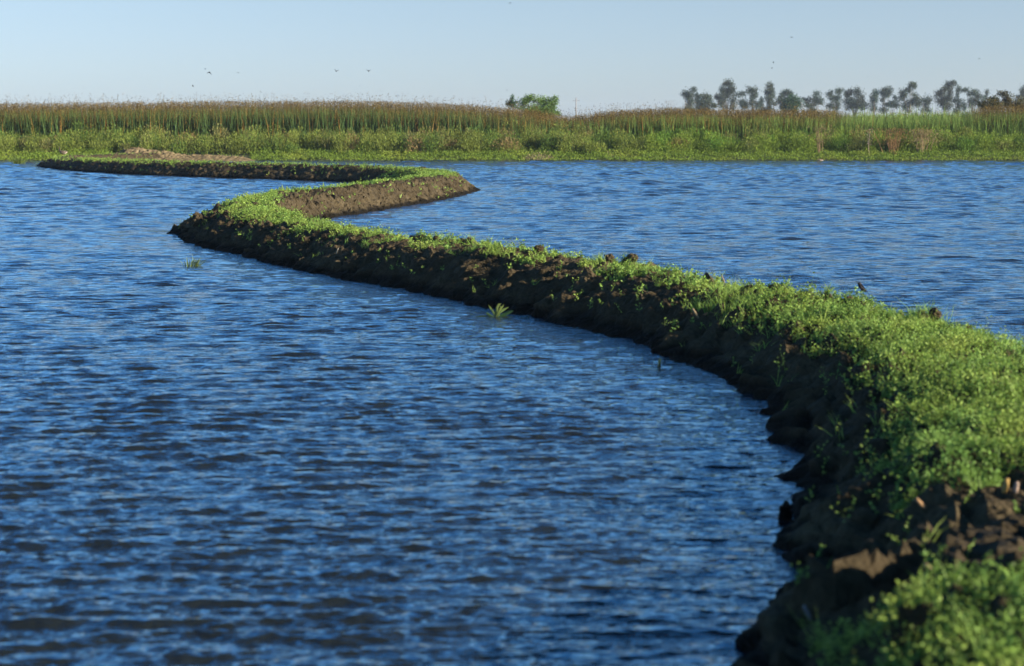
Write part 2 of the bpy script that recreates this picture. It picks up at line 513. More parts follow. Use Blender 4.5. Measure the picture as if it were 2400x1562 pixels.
# ------------------------------------------------------------------ water
def make_water():
    r = np.random.default_rng(5)
    ys = [5.0]
    while ys[-1] < 133:
        ys.append(ys[-1] + max(0.017, 0.0024 * ys[-1]))
    ys = np.array(ys)
    us = 0.54 * np.sinh(1.5 * np.linspace(-1, 1, 1200)) / math.sinh(1.5)
    X = us[None] * (ys[:, None] + 9.0)
    Y = np.repeat(ys[:, None], len(us), 1)
    Z = np.zeros_like(X)
    dy = np.maximum(0.017, 0.0024 * Y)
    # a wind-blown chop: many directional wave trains travelling roughly along the view
    amp_mod = 0.9 + 0.18 * vnoise(X * 0.18, Y * 0.09, 2.2) + 0.35 * vnoise(X * 0.9, Y * 0.45, 5.0)
    amp_mod = np.clip(amp_mod, 0.15, 1.6)
    # calmer water in the lee of the bank
    cs = C_[::12]
    dist = np.full(X.shape, 1e9)
    for q in range(0, len(cs)):
        m_ = np.abs(ys - cs[q, 1]) < 6
        a_ = np.where(m_)[0]
        if len(a_):
            sl = slice(a_[0], a_[-1] + 1)
            dist[sl] = np.minimum(dist[sl], np.hypot(X[sl] - cs[q, 0], Y[sl] - cs[q, 1]) - cs[q, 2])
    amp_mod *= 0.45 + 0.55 * np.clip(dist / 2.4, 0, 1)
    for k in range(130):
        lam = 0.065 * (0.5 / 0.065) ** (r.random() ** 1.35)
        th = math.radians(90 + 5 + r.normal() * (22 if lam < .17 else 13))
        kx, ky = math.cos(th) * 2 * math.pi / lam, math.sin(th) * 2 * math.pi / lam
        slope = 0.037 * (lam / 0.3) ** -0.2
        a = slope * lam / (2 * math.pi)
        fade = np.clip((lam / dy - 2.0) / 1.5, 0, 1)
        ph = r.random() * 6.283
        s_ = np.sin(X * kx + Y * ky + ph)
        Z += a * fade * (s_ + 0.25 * s_ * s_)
    windy = np.clip((Y - 28) / 50, 0, 1)          # the open water far off is choppier
    for k in range(36):
        lam = 0.55 + 1.1 * r.random() ** 1.4
        th = math.radians(94 + r.normal() * 24)
        kx, ky = math.cos(th) * 2 * math.pi / lam, math.sin(th) * 2 * math.pi / lam
        s_ = np.sin(X * kx + Y * ky + r.random() * 6.283)
        Z += windy * .045 * lam / 6.283 * (s_ + .25 * s_ * s_) * np.clip((lam / dy - 2.0) / 1.5, 0, 1)
    Z *= amp_mod * np.clip((0.54 - np.abs(us))[None] / 0.06, 0, 1) * np.clip((133 - Y) / 3, 0, 1)
    V = np.stack([X, Y, Z], -1).reshape(-1, 3)
    ny, nx = X.shape
    i = (np.arange(ny - 1)[:, None] * nx + np.arange(nx - 1)[None]).ravel()
    Q = np.stack([i, i + 1, i + nx + 1, i + nx], 1)
    # calm surroundings joined on at the sides and behind
    e0 = len(V)
    xl, xr = X[:, 0], X[:, -1]
    L = np.stack([np.full(ny, -900.0), ys, np.zeros(ny)], 1)
    R = np.stack([np.full(ny, 900.0), ys, np.zeros(ny)], 1)
    B = np.stack([X[0], np.full(nx, -80.0), np.zeros(nx)], 1)
    V = np.concatenate([V, L, R, B, [[-900, -80, 0], [900, -80, 0]]])
    a = np.arange(ny - 1)
    QL = np.stack([e0 + a, a * nx, (a + 1) * nx, e0 + a + 1], 1)
    QR = np.stack([a * nx + nx - 1, e0 + ny + a, e0 + ny + a + 1, (a + 1) * nx + nx - 1], 1)
    b = np.arange(nx - 1)
    bo = e0 + 2 * ny
    QB = np.stack([bo + b, bo + b + 1, b + 1, b], 1)
    c = bo + nx
    QC = np.array([[c, bo, 0, e0], [bo + nx - 1, c + 1, e0 + ny, nx - 1]])
    kind(mesh_obj('water', V, [Q, QL, QR, QB, QC], M_WATER, smooth=True), 'structure', 'wind-rippled blue flood water')
make_water()

def surf(si, ti):
    """point on the levee for fractional grid indices"""
    a, b = np.clip(si.astype(int), 0, NS - 2), np.clip(ti.astype(int), 0, NT - 2)
    u, v = si - a, ti - b
    r = []
    for A in (LX, LY, LZ):
        r.append((A[a, b] * (1 - u) + A[a + 1, b] * u) * (1 - v) + (A[a, b + 1] * (1 - u) + A[a + 1, b + 1] * u) * v)
    return np.stack(r, 1)
def levee_top(x, y):
    k = np.argmin((LX - x) ** 2 + (LY - y) ** 2)
    a, b = divmod(int(k), NT)
    return Vector((LX[a, b], LY[a, b], LZ[a, b]))

from mathutils.bvhtree import BVHTree
_lev = bpy.data.objects['levee']
BVH = BVHTree.FromPolygons([v.co[:] for v in _lev.data.vertices], [p.vertices[:] for p in _lev.data.polygons])
def hit_y(px, py, Y):
    """ground distance where this line of sight meets the bank, else Y"""
    o_ = Vector((0, 0, CAMZ))
    h = BVH.ray_cast(o_, (at(px, py, 10) - o_).normalized())
    return h[0].y if h[0] is not None and abs(h[0].y - Y) < .25 * Y else Y

def crest(px, y0=400, y1=900):
    """first photo row, from above, where the bank is seen, and its ground distance"""
    o_ = Vector((0, 0, CAMZ))
    for py in range(y0, y1, 2):
        h = BVH.ray_cast(o_, (at(px, py, 10) - o_).normalized())
        if h[0] is not None:
            return py, h[0].y
    return y0, 20

seg = np.hypot(*np.diff(C_[:, :2], axis=0).T)
ARC = np.concatenate([[0], np.cumsum(seg)])

def cover(P, t):
    """0..1 how much grows at a point (x, y) with cross position t"""
    x, y = P[:, 0], P[:, 1]
    n = fbm(x * 1.6, y * 1.6, 4.0, 3)
    n3 = vnoise(x * 4.5, y * 4.5, 24.0)
    n2 = fbm(x * .6, y * .6, 14.0, 2)
    d = np.zeros(len(P))
    near = y < 22
    d = np.where(near, 1.15 - 1.6 * np.clip(-t - .40 - .17 * (y < 8.4) + .15 * n2, 0, 1) * 3.5, d)
    bare = (y > 8.15 + .2 * n) & (y < 10.7 + .35 * n) & (t < 0.7 + .3 * n)
    d = np.where(near & bare, .0, d)
    mid = (y >= 22) & (y < 47)
    dm = .42 + 1.25 * n - 1.8 * np.clip(-t - .20, 0, 1) * 3 - 2.2 * np.clip(t - .6, 0, 1)
    dm = dm + .35 * np.clip((26 - y) / 4, 0, 1) + .30 * np.clip((y - 34) / 4, 0, 1)
    d = np.where(mid, dm, d)
    m2 = (y >= 47) & (y < 69)
    d2 = .95 + .6 * n - 3 * np.clip(-t - .45, 0, 1) * (y < 60) - 5.5 * np.clip(t + .12 - .5 * np.clip((52 - y) / 4, 0, 1) - .2 * np.clip((y - 62) / 6, 0, 1), 0, 1)
    d = np.where(m2, d2, d)
    hp = (y >= 69) & (y < 80)
    d = np.where(hp, 1.0 + .5 * n - 2.4 * np.clip(t - .1, 0, 1), d)
    fr = y >= 80
    df = .55 + .9 * n - 2.0 * np.clip(-t - .3, 0, 1) * 2
    df = np.where((y > 106) & (t > -.2), df - .7, df)
    d = np.where(fr, df, d)
    d = np.maximum(d, .035 * (t > -.95))
    d = np.clip(d, 0, 1) * np.clip(.8 + .9 * n3, .05, 1)
    return np.clip(d, 0, 1)

def levee_plants():
    B = Bag()
    zones = [(2, 20, 420), (20, 45, 250), (45, 82, 120), (82, 132, 80)]   # y range, plants per m2
    for y0, y1, dens in zones:
        rows = np.where((C_[:-1, 1] >= y0) & (C_[:-1, 1] < y1))[0]
        L = seg[rows].sum()
        n = int(L * 3.4 * dens)
        p = seg[rows] / seg[rows].sum()
        si = rng.choice(rows, n, p=p) + rng.random(n)
        ti = rng.random(n) * (NT - 1)
        P = surf(si, ti)
        t = np.interp(ti, np.arange(NT), TT)
        k = (rng.random(n) < cover(P, t)) & (P[:, 2] > 0.06)
        # only thin growth on the wet lower flank
        k &= (P[:, 2] > .2) | (rng.random(n) < .25)
        P, t = P[k], t[k]
        m = len(P)
        Ym = np.clip(P[:, 1], 6, 130)
        tall = fbm(P[:, 0] * 1.1, P[:, 1] * 1.1, 7.0, 2)
        H = (0.085 + 0.05 * rng.random(m) + 0.04 * np.clip(tall, -1, 1)) * np.where(P[:, 1] < 22, 1.15, 1.0)
        H *= np.where(rng.random(m) < .03, 1.9, 1)
        nl = 9 if y1 <= 20 else (7 if y1 <= 45 else 6)
        grassy = (vnoise(P[:, 0] * .9, P[:, 1] * .9, 31.) > (.5 if y1 <= 20 else .25)) | (rng.random(m) < .12)
        # stems lean out and away
        lean = rng.normal(size=(m, 3)) * .5
        lean[:, 2] = 1
        lean = unit(lean)
        hue = vnoise(P[:, 0] * 1.5, P[:, 1] * 1.5, 40.)
        c0 = np.array([.29, .43, .075]); c1 = np.array([.42, .50, .095]); c2 = np.array([.18, .35, .075])
        base = c0 + np.clip(hue, 0, 1)[:, None] * (c1 - c0) + np.clip(-hue, 0, 1)[:, None] * (c2 - c0)
        g = ~grassy
        Pg, Hg, lg, cg = P[g], H[g], lean[g], base[g]
        for j in range(nl):
            f = (j + 1) / nl
            q = Pg + lg * (Hg * f)[:, None] + rng.normal(size=(len(Pg), 3)) * .012
            a = rng.random(len(Pg)) * 6.283
            dr = np.stack([np.cos(a), np.sin(a), .25 + .8 * rng.random(len(Pg))], 1)
            sz = (.022 + .018 * rng.random(len(Pg))) * (1.15 - .35 * f) * (.86 if y1 <= 20 else (1.15 if y1 <= 45 else 1.7))
            cc = cg * (0.6 + .75 * rng.random(len(Pg)))[:, None]
            B.leaves(q, dr, sz * 1.25, sz * .72, cc, .2)
        B.blades(Pg, lg, Hg, .005, cg * .8, .05)
        Pg, Hg, lg, cg = P[~g], H[~g], lean[~g], base[~g]
        for j in range(6 if y1 <= 45 else 5):
            dd = lg + rng.normal(size=(len(Pg), 3)) * .4
            dd[:, 2] = np.abs(dd[:, 2]) + .3
            cc = cg * (0.8 + .5 * rng.random(len(Pg)))[:, None]
            wdt = .007 if y1 <= 45 else .016
            B.blades(Pg + rng.normal(size=(len(Pg), 3)) * [.02, .02, 0], dd, Hg * (.8 + .7 * rng.random(len(Pg))), wdt, cc, .25)
    o = B.build('weeds_on_levee', M_LEAF)
    kind(o, 'stuff', 'bright green weeds and grass growing along the earth bank')
levee_plants()

# ------------------------------------------------------------------ far bank vegetation
def top_z(x, Y, py):
    """height seen at photo row py and distance Y"""
    return CAMZ + (YH - py) / F * Y * 1.004
def px_of(x, Y):
    return 1200 + x / Y * F
TOPX = [-400, 0, 300, 500, 700, 900, 1000, 1100, 1180, 1240, 1300, 1330, 1370, 1400, 1440, 1500, 1560, 1700, 1900, 2000, 2200, 2270, 2310, 2400, 2800]
TOPY = [244, 243, 240, 238, 237, 238, 241, 246, 252, 258, 267, 270, 269, 264, 259, 256, 254, 257, 258, 261, 259, 257, 250, 246, 246]
def reeds():
    B = Bag()
    n = 62000
    Y = 137 + rng.random(n) ** 1.2 * 9
    x = (rng.random(n) - .5) * 108
    px = px_of(x, Y)
    pt = np.interp(px, TOPX, TOPY) + 3.0 * vnoise(x * .35, Y * .2, 3.0) + 3.2 * vnoise(x * 1.3, Y * .5, 6.)
    z0 = ground_z(x, Y)
    zt = top_z(x, Y, pt)
    edge = np.clip((Y - 137) / 4.5, 0, 1)
    green = np.clip((px - 1900) / 120, 0, 1) * np.clip((2300 - px) / 40, 0, 1)       # the leafy green stand on the right
    gap = np.exp(-((px - 1340) / 50) ** 2)
    hh = (zt - z0) * (0.66 + .34 * edge) * (1.0 - .16 * rng.random(n) ** 1.5)
    over = rng.random(n) < .10
    hh = hh + over * rng.random(n) ** 1.5 * .85
    P = np.stack([x, Y, z0], 1)
    D = np.stack([rng.normal(size=n) * .13 - .03, rng.normal(size=n) * .10, np.ones(n)], 1)
    c = (np.array([.05, .075, .022]) + rng.random((n, 1)) * np.array([.09, .10, .018])) * 1.3
    c = c * (1 - .3 * green[:, None]) + green[:, None] * (np.array([.075, .13, .030]) + .5 * rng.random((n, 1)) * np.array([.12, .13, .03]))
    brownish = (vnoise(x * .22, Y * .3, 9.) + .5 * rng.normal(size=n) > .6) & (px < 1900)
    c = np.where(brownish[:, None], np.array([.15, .10, .04]) * (.6 + .6 * rng.random((n, 1))), c)
    tip = np.array([.24, .16, .045])[None] * (.3 + .9 * rng.random((n, 1))) * (1 - green[:, None]) + green[:, None] * c * 1.3
    B.blades(P, D, hh, .032 + .022 * rng.random(n) + .03 * green, c, .05, tipc=tip)
    # nodding seed heads
    k = (rng.random(n) < .95) & ((green < .5) | (rng.random(n) < .12)) & ((gap < .5) | (rng.random(n) < .6))
    Pk = (P + unit(D) * hh[:, None])[k]
    m = len(Pk)
    for j in range(5):
        dr = rng.normal(size=(m, 3)) * [.8, .8, .5] + [0.25, 0, -.15]
        cc = np.array([.34, .225, .06])[None] * (.10 + 1.15 * rng.random((m, 1)) ** 1.6)
        q = Pk + rng.normal(size=(m, 3)) * [.06, .06, .05] - np.array([0, 0, 1]) * (rng.random((m, 1)) ** 1.6 * (.16 if j < 2 else .75))
        B.leaves(q, dr, .06 + .06 * rng.random(m), .03 + .015 * rng.random(m), cc, .2)
    # a lower, denser mass of stems in front
    n = 26000
    Y = 136.2 + rng.random(n) * 3.5
    x = (rng.random(n) - .5) * 108
    px = px_of(x, Y)
    z0 = ground_z(x, Y)
    pt = np.interp(px, TOPX, TOPY)
    lo = 8 + 28 * rng.random(n) + 6 * vnoise(x * .3, 2., 2.)
    hh = top_z(x, Y, pt + lo) - z0
    P = np.stack([x, Y, z0], 1)
    D = np.stack([rng.normal(size=n) * .09, rng.normal(size=n) * .07, np.ones(n)], 1)
    mixr = np.clip((px - 1150) / 500, 0, 1)[:, None]
    c = (np.array([.075, .125, .035]) * (1 - mixr) + np.array([.13, .20, .04]) * mixr) * (.75 + 1.0 * rng.random((n, 1)))
    og = rng.random(n) < .13 * np.clip((1900 - px) / 300, 0.1, 1)
    c = np.where(og[:, None], np.array([.34, .20, .045]) * (.5 + .7 * rng.random((n, 1))), c)
    B.blades(P, D, hh, .035 + .025 * rng.random(n), c, .05)
    kind(B.build('tall_reeds', M_REED), 'stuff', 'dense stand of tall reeds with rust-brown seed heads along the far shore')
reeds()

def brush():
    B = Bag()
    nb = 620
    Y = 131.8 + rng.random(nb) * 5.0
    x = (rng.random(nb) - .5) * 106
    for k in range(nb):
        z0 = float(ground_z(x[k], Y[k]))
        px = px_of(x[k], Y[k])
        back = (Y[k] - 131.8) / 5
        ty = 318 - 30 * back + 8 * rng.normal() * .8 + 4 * float(vnoise(px * .006, 1.0))
        if px > 1500: ty += 4
        H = max(.6, (top_z(0, Y[k], ty) - z0) * (1 - .45 * rng.random() ** 2.2))
        R = .5 + .6 * rng.random()
        n = 300
        # feathery shoots fanning up and out
        a = rng.random(n) * 6.283
        rr = np.sqrt(rng.random(n)) * R
        hf = rng.random(n) ** .7
        dome = np.sqrt(np.clip(1 - (rr / R) ** 2 * .75, 0.05, 1))
        q = np.stack([x[k] + np.cos(a) * rr, Y[k] + np.sin(a) * rr, z0 + H * hf * dome], 1)
        dr = np.stack([np.cos(a) * .5, np.sin(a) * .5, .9 + .5 * rng.random(n)], 1) + rng.normal(size=(n, 3)) * .35
        kind_ = rng.random()
        if kind_ < .62: c = np.array([.25, .30, .060])
        elif kind_ < .84: c = np.array([.15, .24, .045])
        elif kind_ < .95: c = np.array([.26, .25, .085])
        else: c = np.array([.34, .23, .10])
        if px > 1500: c = c * np.array([.95, 1.1, .8])
        cc = c * (.6 + .7 * rng.random((n, 1))) * (0.8 + .4 * rng.random())
        B.leaves(q, dr, .11 + .12 * rng.random(n), .035 + .025 * rng.random(n), cc, .15)
        # stems
        ns = 14
        a = rng.random(ns) * 6.283
        P = np.stack([x[k] + rng.normal(size=ns) * .2 * R, Y[k] + rng.normal(size=ns) * .2 * R, np.full(ns, z0)], 1)
        dr = np.stack([np.cos(a) * R * .5, np.sin(a) * R * .5, np.full(ns, H)], 1)
        B.blades(P, dr, H * (.8 + .35 * rng.random(ns)), .035, c * .9, .08)
    kind(B.build('brush', M_BRUSH), 'stuff', 'feathery yellow-green brush in front of the reeds')
    B = Bag()
    n = 90000
    d = rng.random(n) * 4.2
    x = (rng.random(n) - .5) * 108
    Y = shore_y(x) + .05 + d
    px = px_of(x, Y)
    keep = ~((px > 270) & (px < 590) & (rng.random(n) < .93))
    x, Y, d, px = x[keep], Y[keep], d[keep], px[keep]
    n = len(x)
    z0 = ground_z(x, Y)
    nz = fbm(x * .5, Y * .9, 2., 3)
    h = np.clip(.10 + .16 * d / 1.5 + .28 * nz, .05, .7) * (.5 + .7 * rng.random(n))
    P = np.stack([x, Y, z0 + h * rng.random(n)], 1)
    dr = rng.normal(size=(n, 3)) * .5 + [0, -.1, .8]
    hue = vnoise(x * .4, Y * .4, 5.)[:, None]
    c = np.array([.23, .33, .05]) + np.clip(hue, 0, 1) * np.array([.08, .03, .01]) - np.clip(-hue, 0, 1) * np.array([.05, .06, .01])
    tan = vnoise(x * .25, Y * .25, 15.) > .62
    c = np.where(tan[:, None] & (rng.random((n, 1)) < .6), np.array([.38, .31, .16]), c)
    B.leaves(P, dr, .09 + .09 * rng.random(n), .045 + .03 * rng.random(n), c * (.6 + .75 * rng.random((n, 1))), .2)
    kind(B.build('shore_grass', M_BRUSH), 'stuff', 'low bright green herbs at the edge of the far water')
brush()

# ------------------------------------------------------------------ mud bank at the left
def mud_bank():
    xs = np.arange(-33, -17, .14)
    ys = np.arange(117, 135, .16)
    X, Y = np.meshgrid(xs, ys)
    px = px_of(X, Y)
    core = np.exp(-(((px - 420) / 190) ** 4)) * np.exp(-((Y - 129.3) / 4.2) ** 4)
    Z = -0.35 + .50 * np.clip(core * 1.6, 0, 1)
    Z += .72 * np.exp(-((px - 320) / 42) ** 2 - ((Y - 128.2) / 1.5) ** 2)
    Z += .42 * np.exp(-((px - 385) / 40) ** 2 - ((Y - 128.0) / 1.4) ** 2)
    Z += .34 * np.exp(-((px - 240) / 60) ** 2 - ((Y - 126.0) / 2.2) ** 2)
    Z += .22 * np.exp(-((px - 480) / 90) ** 2 - ((Y - 128.6) / 1.5) ** 2)
    hi = np.clip(Z * 3, 0, 1)
    Z += hi * (clods(X * 3.3, Y * 3.3, .8) * .24 + clods(X * 8, Y * 8, .8) * .06 + .05 * fbm(X * 2, Y * 2, 3., 3))
    V = np.stack([X, Y, Z], -1).reshape(-1, 3)
    ny, nx = X.shape
    i = (np.arange(ny - 1)[:, None] * nx + np.arange(nx - 1)[None]).ravel()
    Q = np.stack([i, i + 1, i + nx + 1, i + nx], 1)
    kind(mesh_obj('mud_bank', V, [Q], soil_mat('pale_mud', 0.02, 2.3)), 'structure', 'heap of pale dug mud where the bank meets the far shore')
mud_bank()

# ------------------------------------------------------------------ trees
def tree(name, label, lobes, Y, base, c, group=None, cat='tree', dens=1.0, leaf=.34, base_px=None, fill=1.0, zb=1.2):
    """lobes: photo pixels (x, y, rx, ry); base: list of photo x of the trunk"""
    k = Y / F
    lobes = [(x, y + ry * .08, rx * 1.06, ry * 1.28) for (x, y, rx, ry) in lobes]
    if Y > 400 and rng.random() < .6:
        lobes.append((base + 3 * rng.normal(), 258, 9 + 5 * rng.random(), 8))   # undergrowth round the foot
    lob = []
    for (x, y, rx, ry) in lobes:
        p = at(x, y, Y)
        lob.append((p.x, Y + rng.normal() * rx * k * .35, p.z, rx * k, ry * k))
    bx = at(base, 260, Y).x
    root = empty(name, (bx, Y, zb))
    tag(root, label, cat, group)
    top = max(l[2] + l[4] * .3 for l in lob)
    T = Bag()
    hm = max(1.5, top - zb)
    bc = np.array([.17, .14, .11])
    tr = .02 * hm + .05
    lowest = min(l[2] for l in lob)
    mx = sum(l[0] * l[3] for l in lob) / sum(l[3] for l in lob)
    f1 = zb + (top - zb) * .35
    fork = Vector((bx + (mx - bx) * .5, Y, f1))
    T.tube([(bx, Y, zb - .3), (bx + (mx - bx) * .2, Y, zb + (f1 - zb) * .5), fork], [tr, tr * .8, tr * .65], bc)
    for (x, y, z, rx, rz) in lob:
        st = fork if z > f1 else Vector((bx + (mx - bx) * .2, Y, max(zb + .3, min(z - .6, zb + (f1 - zb) * .5))))
        md = (st + Vector((x, y, z))) / 2 + Vector((rng.normal() * .2, rng.normal() * .2, -.1 * hm * .3))
        T.tube([st, md, (x, y, z)], [tr * .5, tr * .32, tr * .12], bc, 5)
        for q in range(3):
            e = Vector((x + rng.normal() * rx * .5, y + rng.normal() * rx * .5, z + rng.random() * rz * .7))
            T.tube([(x, y, z - rz * .2), e], [tr * .16, tr * .05], bc, 4)
    T.build('trunk', M_WOOD, root, smooth=True, origin=None).location = (-bx, -Y, -zb)
    B = Bag()
    for (x, y, z, rx, rz) in lob:
        nsub = max(5, int(7 + 5 * rng.random()))
        area = math.pi * rx * rz * 1.3
        m = max(6, int(dens * 2.6 * area / (.25 * leaf * leaf) / nsub))
        for q in range(nsub):
            v = rng.normal(size=3); v /= np.linalg.norm(v); v *= rng.random() ** .45 * .85
            cc0 = np.array([x + v[0] * rx, y + v[1] * rx, z + v[2] * rz])
            sr = .22 + .16 * rng.random()
            P = cc0 + rng.normal(size=(m, 3)) * [sr * rx, sr * rx, sr * rz]
            dr = (P - cc0) / (sr * rx) + rng.normal(size=(m, 3)) * .8 + [0, 0, -.2]
            cc = np.array(c) * (.5 + 1.0 * rng.random((m, 1))) * (.75 + .5 * rng.random())
            B.leaves(P, dr, leaf * (.6 + .8 * rng.random(m)), leaf * .5, cc, .2)
    B.build('crown', M_CROWN, root).location = (-bx, -Y, -zb)
    return root

def c4(L): return [(1600 + a * .16807, 60 + b * .16807, c * .16807 * 1.05, d * .16807 * 1.05) for a, b, c, d in L]
def c5(L): return [(2000 + a * .16807, 60 + b * .16807, c * .16807 * 1.05, d * .16807 * 1.05) for a, b, c, d in L]
def x4(a): return 1600 + a * .16807
def x5(a): return 2000 + a * .16807
GR = 'line of distant trees behind the reeds'
GY = (.060, .080, .055)     # grey-green
BL = (.040, .062, .052)     # darker, bluish
OL = (.065, .080, .030)     # olive
BR = (.10, .085, .055)      # brownish
trees = [
 ('eucalyptus_tree', 'leaning grey-green tree at the left end of the distant tree line', c4([(150,890,45,30),(60,950,60,40),(100,1000,60,50),(90,1080,50,60)]), 520, x4(100), GY),
 ('dark_tree', 'small dark bluish tree right of the leaning tree at the left end', c4([(205,985,32,42),(210,1070,50,60)]), 530, x4(210), BL),
 ('round_tree', 'low round olive tree between the leaning tree and the tallest tree', c4([(310,1000,62,50),(360,1070,65,60),(280,1090,55,55),(440,1120,45,30)]), 510, x4(320), OL),
 ('eucalyptus_tree', 'tallest tree of the distant line with layered clumps of foliage', c4([(615,800,62,45),(555,885,45,45),(690,880,60,45),(640,930,75,55),(480,985,30,30),(560,1000,70,45),(700,1040,35,55),(560,1090,70,55),(700,1120,40,40)]), 500, x4(630), (.062,.070,.050)),
 ('eucalyptus_tree', 'small tree in two tiers just right of the tallest distant tree', c4([(820,960,68,30),(840,1070,72,55),(850,1120,50,40)]), 520, x4(840), GY),
 ('eucalyptus_tree', 'open-crowned tree left of the narrow column-shaped tree', c4([(945,890,60,38),(1010,930,52,50),(985,995,50,22),(965,1085,40,50),(1040,1100,40,50)]), 520, x4(985), GY),
 ('sapling', 'thin dark sapling between the open-crowned tree and the narrow tree', c4([(1105,1040,24,30),(1100,1100,30,45)]), 530, x4(1100), BL),
 ('eucalyptus_tree', 'narrow upright column-shaped tree in the distant line', c4([(1215,850,50,38),(1210,905,62,45),(1218,965,55,40),(1205,1035,60,45),(1195,1110,32,50),(1275,1090,38,22)]), 500, x4(1205), (.068,.078,.055)),
 ('eucalyptus_tree', 'grey-green tree rising behind the round deep green bush', c4([(1440,930,50,38),(1380,990,52,45),(1500,965,50,40),(1345,1045,35,30),(1400,1060,60,50)]), 540, x4(1430), GY),
 ('green_bush', 'rounded deep green bush, the greenest in the distant tree line', c4([(1480,1060,80,62),(1580,1050,78,60),(1420,1120,55,45),(1530,1120,105,50)]), 420, x4(1510), (.035,.085,.028)),
 ('eucalyptus_tree', 'low sparse tree just right of the deep green bush', c4([(1690,1020,25,18),(1750,1040,38,45),(1850,965,50,32),(1830,1020,58,38),(1915,1050,40,38),(1860,1085,70,28),(1740,1120,60,30)]), 540, x4(1810), (.062,.085,.062)),
 ('eucalyptus_tree', 'two-topped open tree left of the broad dark-based clump', c4([(2040,950,38,38),(2100,1010,60,38),(2190,920,50,38),(2150,985,48,38),(2060,1125,70,35),(2160,1100,28,50)]), 530, x4(2120), GY),
 ('broad_tree', 'broad many-headed tree with a dense dark base, centre right of the line', c4([(2290,950,45,38),(2345,930,35,38),(2310,1060,75,50),(2430,920,45,48),(2490,985,48,60),(2430,1060,95,55),(2360,1120,95,45),(2500,1120,80,40)]), 500, x4(2400), (.055,.068,.052)),
 ('eucalyptus_tree', 'slender pale tree right of the broad dark-based clump', c5([(310,925,48,36),(280,990,55,48),(290,1070,52,45)]), 530, x5(290), (.065,.090,.070)),
 ('eucalyptus_tree', 'round-headed tree right of the slender pale tree', c5([(440,905,55,40),(505,935,42,48),(430,965,50,45),(405,1030,28,28)]), 520, x5(410), (.055,.075,.055)),
 ('dark_tree', 'low dark spreading tree between the round-headed and the curved tree', c5([(580,1000,30,28),(470,1110,70,28),(540,1080,50,32),(610,1110,60,38)]), 510, x5(540), BL),
 ('eucalyptus_tree', 'tall curved tree with a flat clump of leaves on top', c5([(800,825,55,30),(860,840,32,38),(780,900,42,32),(700,930,48,38),(690,1000,68,48),(850,960,45,16),(890,1020,58,36),(830,1070,68,45),(730,1100,58,55),(910,1100,45,40)]), 500, x5(760), (.060,.075,.050)),
 ('eucalyptus_tree', 'small tree right of the tall curved tree, leaning right', c5([(1035,1030,50,38),(965,1050,45,22),(1015,1100,38,45)]), 520, x5(1010), GY),
 ('eucalyptus_tree', 'large dense tree near the right end with one high round head', c5([(1340,830,60,42),(1390,800,40,30),(1350,920,38,45),(1230,910,60,38),(1200,970,78,42),(1310,1000,58,38),(1240,1045,88,48),(1280,1110,90,48)]), 490, x5(1280), (.055,.062,.045)),
 ('dark_tree', 'dark low tree against the foot of the large dense tree', c5([(1440,1040,55,36),(1480,1100,55,40),(1560,1110,32,50)]), 500, x5(1490), BL),
 ('eucalyptus_tree', 'small oval treetop just right of the high round head', c5([(1465,915,34,48),(1450,980,20,20)]), 540, x5(1470), (.055,.075,.045)),
 ('eucalyptus_tree', 'arching tree with a gap under its branch near the right end', c5([(1560,900,55,26),(1660,935,58,42),(1735,970,48,55),(1680,1035,68,45),(1640,1090,38,40)]), 510, x5(1680), GY),
 ('sapling', 'tiny sparse treetop right of the arching tree', c5([(1870,925,28,22),(1815,1010,30,30),(1850,980,15,30)]), 540, x5(1840), (.06,.085,.06)),
 ('eucalyptus_tree', 'tree cut by the right edge of the picture', c5([(2365,920,45,50),(2300,1010,40,35),(2420,980,80,70),(2380,1080,80,60)]), 520, x5(2390), GY),
]
for (nm, lb, lo, Y, b, c) in trees:
    tree(nm, lb, lo, Y, b, (c[0] * .9, c[1] * 1.12, c[2] * .95), GR, leaf=.36, dens=1.25)
tree('brown_shrub', 'rust-brown shrub rising above the reeds at the far right', c5([(1800,1090,85,40),(1900,1075,70,45),(1980,1050,70,50),(1930,1130,130,50)]), 150, x5(1890), (.095, .098, .040), 'brown shrubs in the reeds at the right', 'shrub', leaf=.16, dens=1.6)
tree('brown_shrub', 'pointed brown shrub next to the right edge behind the reeds', c5([(2060,940,50,24),(2120,980,36,50),(2180,1060,58,55),(2110,1090,80,45),(2330,1100,80,50),(2250,1120,80,40)]), 152, x5(2140), (.095,.095,.045), 'brown shrubs in the reeds at the right', 'shrub', leaf=.16, dens=1.6)
def c3(L): return [(1100 + a * .2582, 120 + b * .2582, c * .2582, d * .2582) for a, b, c, d in L]
tree('willow_tree', 'bright green bushy willow standing alone behind the reeds', [(x, y + 4, a, b) for x, y, a, b in c3([(510,430,50,38),(570,405,45,32),(480,470,36,30),(640,440,50,35),(700,440,55,35),(775,440,35,32),(620,490,110,45),(550,520,90,40),(740,500,60,40),(790,540,40,25),(670,550,110,40)])], 165, 1265, (.15,.25,.05), cat='tree', leaf=.14, dens=1.1)
tree('willow_tree', 'small dark green treetop just left of the bright willow', c3([(385,425,16,18),(375,462,36,22),(400,490,40,25),(350,480,20,14)]), 175, 1197, (.06,.12,.045), cat='tree', leaf=.18, dens=1.3)

